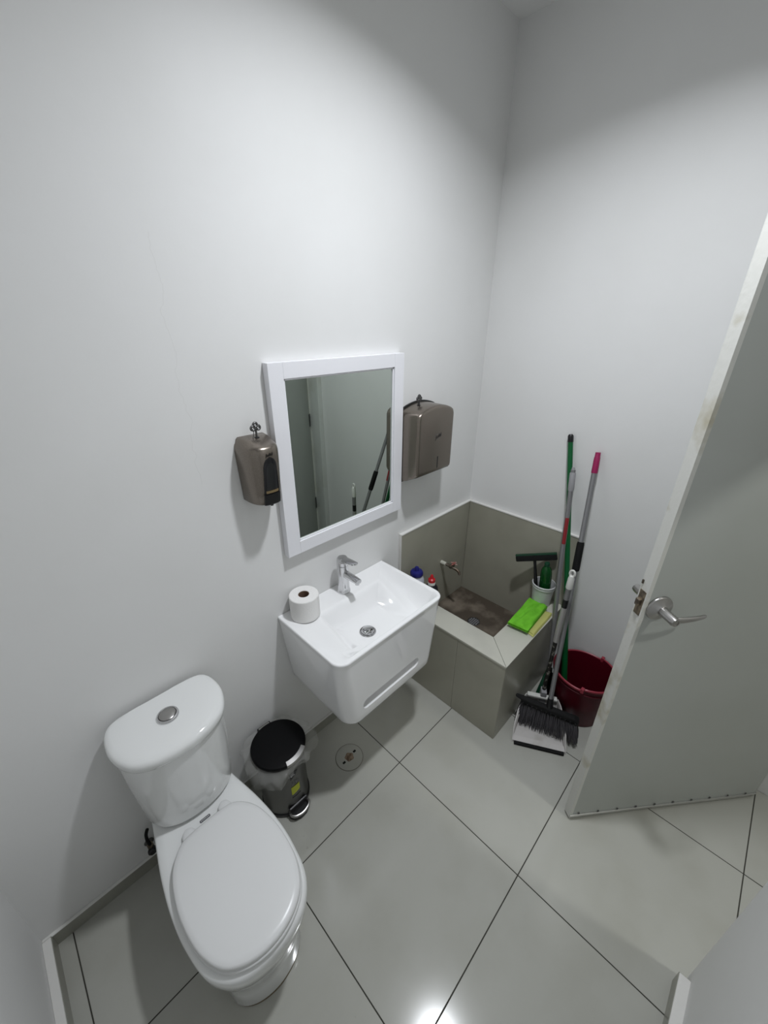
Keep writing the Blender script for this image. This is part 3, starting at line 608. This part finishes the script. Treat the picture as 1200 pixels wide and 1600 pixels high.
# ------------------------------------------------------------------ bottles on the left rim
b1 = root('cleaner_bottle', 'milky bottle with a round blue cap on the mop basin rim', 'bottle', loc=(-0.560, -0.075, TZ+0.0005))
b1.scale = (1.18, 1.18, 1.06)
G().lathe([(0.033, 0), (0.036, 0.004), (0.036, 0.13), (0.033, 0.155), (0.022, 0.172), (0.019, 0.178)], 32).mk('bottle_body', M_CLEARB, b1)
G().lathe([(0.026, 0.172), (0.0285, 0.176), (0.0285, 0.190), (0.024, 0.197), (0.0105, 0.200), (0.0095, 0.214), (0.0075, 0.218)], 32).mk('cap', M_BLUE, b1)
b2 = root('bleach_bottle', 'dark bottle with a red nozzle cap on the mop basin rim', 'bottle', loc=(-0.527, -0.150, TZ+0.0005))
b2.scale = (1.15, 1.15, 1.03)
G().lathe([(0.030, 0), (0.033, 0.004), (0.033, 0.10), (0.029, 0.125), (0.018, 0.142)], 32).mk('bottle_body', M_LABEL, b2)
G().lathe([(0.017, 0.140), (0.0175, 0.152), (0.015, 0.160)], 28).mk('neck', M_WHITEPL, b2)
G().lathe([(0.0165, 0.158), (0.0160, 0.172), (0.009, 0.178), (0.006, 0.194), (0.004, 0.197)], 28).mk('cap', M_REDCAP, b2)

# ------------------------------------------------------------------ cup, bottle and squeegee on the right rim
cp = root('plastic_tub', 'small white plastic tub holding a green bottle and squeegee', 'container', loc=(-0.080, -0.560, TZ+0.0005))
cp.location.y = -0.553
cp.scale = (1.09, 1.09, 0.93)
G().lathe([(0.040, 0), (0.042, 0.002), (0.0505, 0.118), (0.0535, 0.119), (0.0540, 0.124), (0.0515, 0.126), (0.0525, 0.132), (0.0555, 0.134), (0.0555, 0.140), (0.0530, 0.142), (0.0505, 0.141), (0.0400, 0.006), (0.001, 0.005)], 44).mk('tub_shell', M_CUP, cp)
sb = root('green_bottle', 'dark green plastic bottle standing in the white tub', 'bottle', loc=(-0.075, -0.567, TZ+0.0105))
mt = Matrix.Rotation(math.radians(-4), 4, 'X') @ Matrix.Rotation(math.radians(-3), 4, 'Y') @ Matrix.Diagonal((0.98, 0.98, 1.04, 1))
G().lathe([(0.026, 0), (0.029, 0.003), (0.029, 0.165), (0.028, 0.185), (0.024, 0.203), (0.015, 0.217), (0.012, 0.222)], 32, mtx=mt).mk('bottle_body', M_BOTTLEG, sb)
G().lathe([(0.0135, 0.221), (0.0135, 0.236), (0.0115, 0.239)], 24, mtx=mt).mk('cap', M_GREEND, sb)
sq = root('squeegee', 'black and dark green window squeegee leaning out of the white tub', 'squeegee', loc=(0, 0, 0))
A, B = Vector((-0.118, -0.394, 0.709)), Vector((-0.034, -0.573, 0.762)); mid = A.lerp(B, 0.47)
foot = Vector((-0.108, -0.536, 0.540)); bx_ = (B-A).normalized(); hz_ = (mid-foot).normalized()
mt = frame(mid, bx_, hz_)
Lb = (B-A).length
G().box((-Lb*0.46, -0.012, -0.012), (Lb*0.54, 0.018, 0.014), 0.005, mtx=mt).mk('blade_holder', M_RUBBER, sq)
G().box((-Lb*0.46, 0.0175, -0.010), (Lb*0.54, 0.026, 0.011), 0.002, mtx=mt).mk('sponge_strip', M_GREEND, sq)
G().tube([mid-hz_*0.006, mid-hz_*0.05, mid-hz_*0.11, foot], [0.008, 0.0075, 0.0095, 0.0085], 12).mk('handle', M_BLACK, sq)

# ------------------------------------------------------------------ folded cloths
def cloth(quad, z0, th, amp, seed, layers, name, m, par=None):
    random.seed(seed); p = [random.uniform(0, 6.28) for _ in range(6)]; g = G(); n = 26
    for l in range(layers):
        zb = z0+th*l/layers; dx = 0.004*math.sin(l*2.1+seed); top = []; bot = []
        for j in range(n+1):
            for i in range(n+1):
                u, v = i/n, j/n
                q = Vector(quad[0])*(1-u)*(1-v)+Vector(quad[1])*u*(1-v)+Vector(quad[2])*u*v+Vector(quad[3])*(1-u)*v
                eu = 0.0035*math.sin(9*v+p[0]+l); ev = 0.0035*math.sin(8*u+p[1]+l)
                ed = min(u, 1-u, v, 1-v); rnd = min(1, ed/0.06); rnd = math.sqrt(1-(1-rnd)**2)
                wr = amp*(0.5*math.sin(7*u+3*v+p[2])+0.4*math.sin(11*v-5*u+p[3])+0.35*math.sin(17*u+9*v+p[4]))
                lh = th/layers*0.92
                zz = zb+lh*(0.45+0.55*rnd)+(wr*rnd if l == layers-1 else 0)
                top.append((q.x+eu+dx, q.y+ev, max(zz, zb+lh*0.3))); bot.append((q.x+eu+dx, q.y+ev, zb+lh*0.30*(1-rnd)))
        W = n+1; v_ = top+bot; f = []; K = len(top)
        for j in range(n):
            for i in range(n):
                a = j*W+i; f.append([a, a+1, a+W+1, a+W]); f.append([K+a, K+a+W, K+a+W+1, K+a+1])
        per = [i for i in range(W)]+[j*W+n for j in range(1, n+1)]+[n*W+i for i in range(n-1, -1, -1)]+[j*W for j in range(n-1, 0, -1)]
        for a, b in zip(per, per[1:]+per[:1]): f.append([a, b, K+b, K+a])
        g.add(v_, f)
    return g.mk(name, m, par, ang=60)
yc = cloth([(-0.150, -0.545, 0), (-0.130, -0.645, 0), (-0.356, -0.650, 0), (-0.335, -0.560, 0)], TZ+0.0004, 0.014, 0.001, 5, 2, 'cleaning_cloth', M_YCLOTH)
tag(yc, 'folded yellow cloth under the lime green one on the basin rim', 'cloth')
gc = cloth([(-0.118, -0.508, 0), (-0.120, -0.606, 0), (-0.368, -0.620, 0), (-0.378, -0.522, 0)], TZ+0.0150, 0.026, 0.0085, 9, 2, 'microfibre_cloth', M_MICRO)
tag(gc, 'lime green folded microfibre cloth on the basin rim', 'cloth')

# ------------------------------------------------------------------ bucket
bk_ = root('mop_bucket', 'dark red plastic mop bucket behind the door edge', 'bucket', loc=(-0.152, -0.863, 0.0005))
def bring(r, z, st_=0.0):
    out = []
    for k in range(72):
        a = 2*PI*k/72; y = r*1.02*math.sin(a)
        out.append((r*0.96*math.cos(a), y, z + st_*(smooth((-y-0.030)/0.014)*0.012)))
    return out
G().loft([bring(0.112, 0), bring(0.116, 0.004), bring(0.131, 0.15), bring(0.142, 0.268, 1), bring(0.1395, 0.268, 1), bring(0.128, 0.15), bring(0.112, 0.008), bring(0.02, 0.007)]).mk('bucket_shell', M_RED, bk_, ang=50)
G().loft([bring(0.1395, 0.262, 1), bring(0.1395, 0.272, 1), bring(0.144, 0.275, 1), bring(0.1485, 0.272, 1), bring(0.1485, 0.264, 1), bring(0.1395, 0.262, 1)], False, False).mk('rim', M_REDRIM, bk_, ang=50)
G().loft([bring(0.1400, 0.238), bring(0.1440, 0.240), bring(0.1440, 0.2425), bring(0.1405, 0.245)], False, False).mk('ridge', M_RED, bk_, ang=50)
for sx in (-1, 1):
    G().box((sx*0.137-0.010, -0.046, 0.262), (sx*0.137+0.010, -0.030, 0.288), 0.003).mk('pour_notch', M_REDRIM, bk_)

# ------------------------------------------------------------------ poles, broom, dustpan
def P(a, b, t): return Vector(a).lerp(Vector(b), t)
# green mop handle standing in the bucket
gm = root('green_pole', 'thin green pole with black tip standing in the red bucket', 'mop handle', loc=(0, 0, 0))
a, b = Vector((-0.140, -0.798, 0.026)), Vector((-0.0135, -0.507, 1.392))
G().tube([a, P(a, b, 0.35), P(a, b, 0.36), P(a, b, 0.985)], [0.0155, 0.0150, 0.0122, 0.0115], 16).mk('pole', M_GREEN, gm)
G().tube([P(a, b, 0.975), P(a, b, 0.995), b], [0.0128, 0.0125, 0.008], 16).mk('tip', M_BLACK, gm)
# grey broom with green head
gb2 = root('grey_handled_broom', 'grey-handled broom with red label and small green head beside the mop basin', 'broom', loc=(0, 0, 0))
a, b = Vector((-0.205, -0.713, 0.165)), Vector((-0.053, -0.564, 1.254))
k1 = P(a, b, 0.6)+Vector((-0.006, 0.002, 0))
pol = G().tube(spline([a, P(a, b, 0.3)+Vector((-0.004, 0, 0)), k1, P(a, b, 0.85), P(a, b, 0.99)], 24, False), 0.0108, 14).mk('pole', M_GREYPOLE, gb2)
G().tube([P(a, b, 0.90), P(a, b, 0.91), P(a, b, 0.975), P(a, b, 0.982), b], [0.012, 0.014, 0.0135, 0.009, 0.007], 14).mk('tip', M_GREYPL, gb2)
sp3 = spline([a, P(a, b, 0.3)+Vector((-0.004, 0, 0)), k1, P(a, b, 0.85), P(a, b, 0.99)], 24, False)
G().tube([P(a, b, 0.668)+Vector((-0.0085, 0.0000, 0)), P(a, b, 0.72)+Vector((-0.0075, -0.001, 0)), P(a, b, 0.785)+Vector((-0.0055, -0.002, 0))], 0.0090, 14).mk('red_label', M_REDLAB, pol)
G().loft([[(-0.205+x, -0.713+y, z) for x, y in rrect(-hw, hw, -hd, hd, (0.006,)*4, 3)] for hw, hd, z in ((0.082, 0.016, 0.075), (0.080, 0.017, 0.095), (0.030, 0.016, 0.170), (0.016, 0.014, 0.185), (0.014, 0.012, 0.215))]).mk('head', M_GREEND, gb2)
random.seed(11); g = G()
for i in range(34):
    for j in range(3):
        x = -0.283+0.156*i/33; y = -0.724+0.011*j; sx = (i/33-0.5)*0.012
        g.tube([(x, y, 0.078), (x+sx, y+random.uniform(-.004, .004), 0.001+random.uniform(0, .004))], [0.0022, 0.0028], 5)
g.mk('bristles', M_RUBBER, gb2, smooth=False)['kind'] = 'stuff'

# dustpan: lip on the floor facing the room
Lp0, Lp1 = Vector((-0.562, -0.722, 0)), Vector((-0.440, -0.938, 0))
ex = (Lp1-Lp0).normalized(); ey = Vector((-ex.y, ex.x, 0));
if ey.x < 0: ey = -ey
Wd = (Lp1-Lp0).length
dp = root('dustpan', 'worn white upright dustpan with a pale telescopic handle in front of the broom', 'dustpan', loc=(0, 0, 0))
mt = Matrix((ex, ey, Vector((0, 0, 1)))).transposed().to_4x4(); mt.translation = Lp0+Vector((0, 0, 0.001))
def tap_(x, y): return x + (0.058*(1-x/Wd) - 0.034*x/Wd)*(max(0, y)/0.2)**2
def prof(x): return [(tap_(p[0], p[1]), p[1], p[2]) for p in prof0(x)]
def prof0(x): return [(x, 0.0045, 0.011), (x, 0.030, 0.016), (x, 0.034, 0.010), (x, 0.10, 0.016), (x, 0.155, 0.022), (x, 0.185, 0.060), (x, 0.198, 0.125), (x, 0.202, 0.125), (x, 0.192, 0.055), (x, 0.162, 0.012), (x, 0.10, 0.004), (x, 0.034, 0.001), (x, 0.012, 0.001), (x, 0.0045, 0.001)]
G().loft([prof(0.004), prof(Wd-0.004)], mtx=mt).mk('pan', M_PANPL, dp, ang=40)
for x in (0.0, Wd-0.0045):
    s0 = [(x, 0.0, 0.0), (x, 0.005, 0.012), (x, 0.05, 0.060), (x, 0.11, 0.098), (x, 0.17, 0.124), (x, 0.203, 0.127), (x, 0.194, 0.055), (x, 0.164, 0.0), (x, 0.08, 0.0)]
    s0 = [(tap_(p[0], p[1]), p[1], p[2]) for p in s0]
    G().loft([s0, [(p[0]+0.0045, p[1], p[2]) for p in s0]], mtx=mt).mk('side_wall', M_PANPL, dp, smooth=False)
G().box((0.010, -0.012, 0.0002), (Wd-0.010, 0.004, 0.012), 0.003, mtx=mt).mk('rubber_lip', M_RUBBER, dp)
G().box((0.064, 0.186, 0.120), (Wd-0.040, 0.212, 0.134), 0.004, mtx=mt).mk('back_edge', M_WHITEPL, dp)
hx_, hy_ = -0.3045, -0.7375
lo = mt.inverted() @ Vector((hx_, hy_, 0.1))
G().box((lo.x-0.014, 0.190, 0.070), (lo.x+0.014, lo.y+0.016, 0.165), 0.004, mtx=mt).mk('socket', M_GREYPL, dp)
T = lambda z0, z1, r, m, nm, par=dp: G().tube([(hx_, hy_, z0), (hx_, hy_, z1)], r, 14).mk(nm, m, par)
T(0.13, 0.50, 0.0095, M_WORN, 'lower_tube'); T(0.485, 0.735, 0.0125, M_LIGHTPOLE, 'middle_tube')
T(0.690, 0.735, 0.0129, M_BLACK, 'dark_band'); T(0.733, 0.800, 0.0128, M_GREYPOLE, 'upper_tube')
G().tube([(hx_, hy_, 0.795), (hx_, hy_, 0.80), (hx_, hy_, 0.845), (hx_, hy_, 0.860)], [0.0140, 0.0148, 0.0135, 0.0105], 14).tube([(hx_+0.0*0, hy_+0.0105*math.cos(q_), 0.872+0.0155*math.sin(q_)) for q_ in [2*PI*k/16 for k in range(17)]], 0.0048, 8).mk('hanging_tip', M_WHITEPL, dp)

# floor broom resting in the dustpan
bm_ = root('floor_broom', 'long-handled broom with grey bristles and magenta tip standing in the dustpan', 'broom', loc=(0, 0, 0))
H0_, H1_ = Vector((-0.428, -0.672, 0.150)), Vector((-0.345, -0.922, 0.140))
hc = H0_.lerp(H1_, 0.53); hx2 = (H1_-H0_).normalized(); a = hc+Vector((0.004, 0.004, 0.012)); b = Vector((-0.0165, -0.642, 1.335))
pd_ = (b-a).normalized(); mt2 = frame(hc, hx2, Vector((0.80, 0.55, 0.25))); HL = (H1_-H0_).length
if mt2.to_3x3().col[2].z < 0:
    mt2 = frame(hc, -hx2, Vector((0.80, 0.55, 0.25)))
sgx = 1 if mt2.to_3x3().col[0].dot(hx2) > 0 else -1
hg = G().loft([[(x, y, z) for x, y in rrect(-HL*0.5-ins*-1, HL*0.5+ins, -hd, hd, (0.010,)*4, 4)] for ins, hd, z in ((0.004, 0.017, -0.016), (0.006, 0.019, -0.012), (0.004, 0.019, 0.004), (-0.006, 0.015, 0.012), (-0.03, 0.011, 0.017))], mtx=mt2)
head = hg.mk('head_block', M_RUBBER, bm_)
rb = G()
for k in range(12): 
    x = -HL*0.46+HL*0.92*k/11; rb.box((x-0.0025, -0.0205, -0.014), (x+0.0025, -0.017, 0.004), 0.0008, mtx=mt2)
rb.mk('ribs', M_BLACK, head)
G().tube([hc, a+pd_*0.045], [0.017, 0.0135], 16).mk('socket', M_BLACK, bm_)
G().tube([a+pd_*0.03, P(a, b, 0.94)], 0.0112, 16).mk('pole', M_GREYPOLE, bm_)
G().tube([P(a, b, 0.925), P(a, b, 0.93), P(a, b, 0.98), P(a, b, 0.985), b], [0.0125, 0.0135, 0.0130, 0.0115, 0.011], 16).mk('end_cap', M_PINK, bm_)
ga, gb_2 = (0.815-a.z)/(b.z-a.z), (0.945-a.z)/(b.z-a.z)
G().tube([P(a, b, ga), P(a, b, ga+0.008), P(a, b, gb_2-0.008), P(a, b, gb_2)], [0.0145, 0.0165, 0.0160, 0.0140], 16).mk('foam_grip', M_RUBBER, bm_)
random.seed(21); g = G(); inv = mt2
down = Vector((0, 0, -1)); fwd = -ey
for i in range(30):
    for j in range(4):
        u = i/29; base_l = Vector((-HL*0.48+HL*0.96*u, -0.013+0.0087*j, -0.012)); p0 = mt2 @ base_l
        fan = (u-0.5)*0.065*(1 if sgx > 0 else 1)
        xdir = mt2.to_3x3().col[0]
        for s in range(5):
            L_ = 0.112+random.uniform(-0.012, 0.008)
            d = (down*0.93 + fwd*(0.42-0.10*j) + xdir*(fan*5 + random.uniform(-0.10, 0.10)) + fwd*random.uniform(-0.08, 0.08)).normalized()
            q0 = p0 + xdir*random.uniform(-0.0028, 0.0028) + fwd*random.uniform(-0.002, 0.002); q1 = q0+d*L_*0.55; q2 = q0 + (d*0.8+down*0.2).normalized()*L_
            zmin = 0.026
            if q2.z < zmin: q2.z = zmin+random.uniform(0, .004)
            if q1.z < zmin: q1.z = zmin+0.01
            g.tube([q0, q1, q2], [0.0013, 0.0016, 0.0011], 4)
br_ = g.mk('bristles', M_BRISTLE, bm_, smooth=False); br_['kind'] = 'stuff'

# ------------------------------------------------------------------ ceiling lights
for nm, lab, loc in (('ceiling_light', 'round white ceiling light in the middle of the washroom', LIGHT_A), ('ceiling_light', 'round white ceiling light outside the doorway', LIGHT_B)):
    cl = root(nm, lab, 'light', loc=(loc[0], loc[1], CH))
    G().lathe([(0.085, -0.0005), (0.090, -0.006), (0.085, -0.014), (0.072, -0.014), (0.070, -0.004)], 40).mk('bezel', M_WHITEPL, cl)
    G().lathe([(0.070, -0.0045), (0.070, -0.010), (0.001, -0.0105)], 40).mk('diffuser', M_LAMPG, cl)
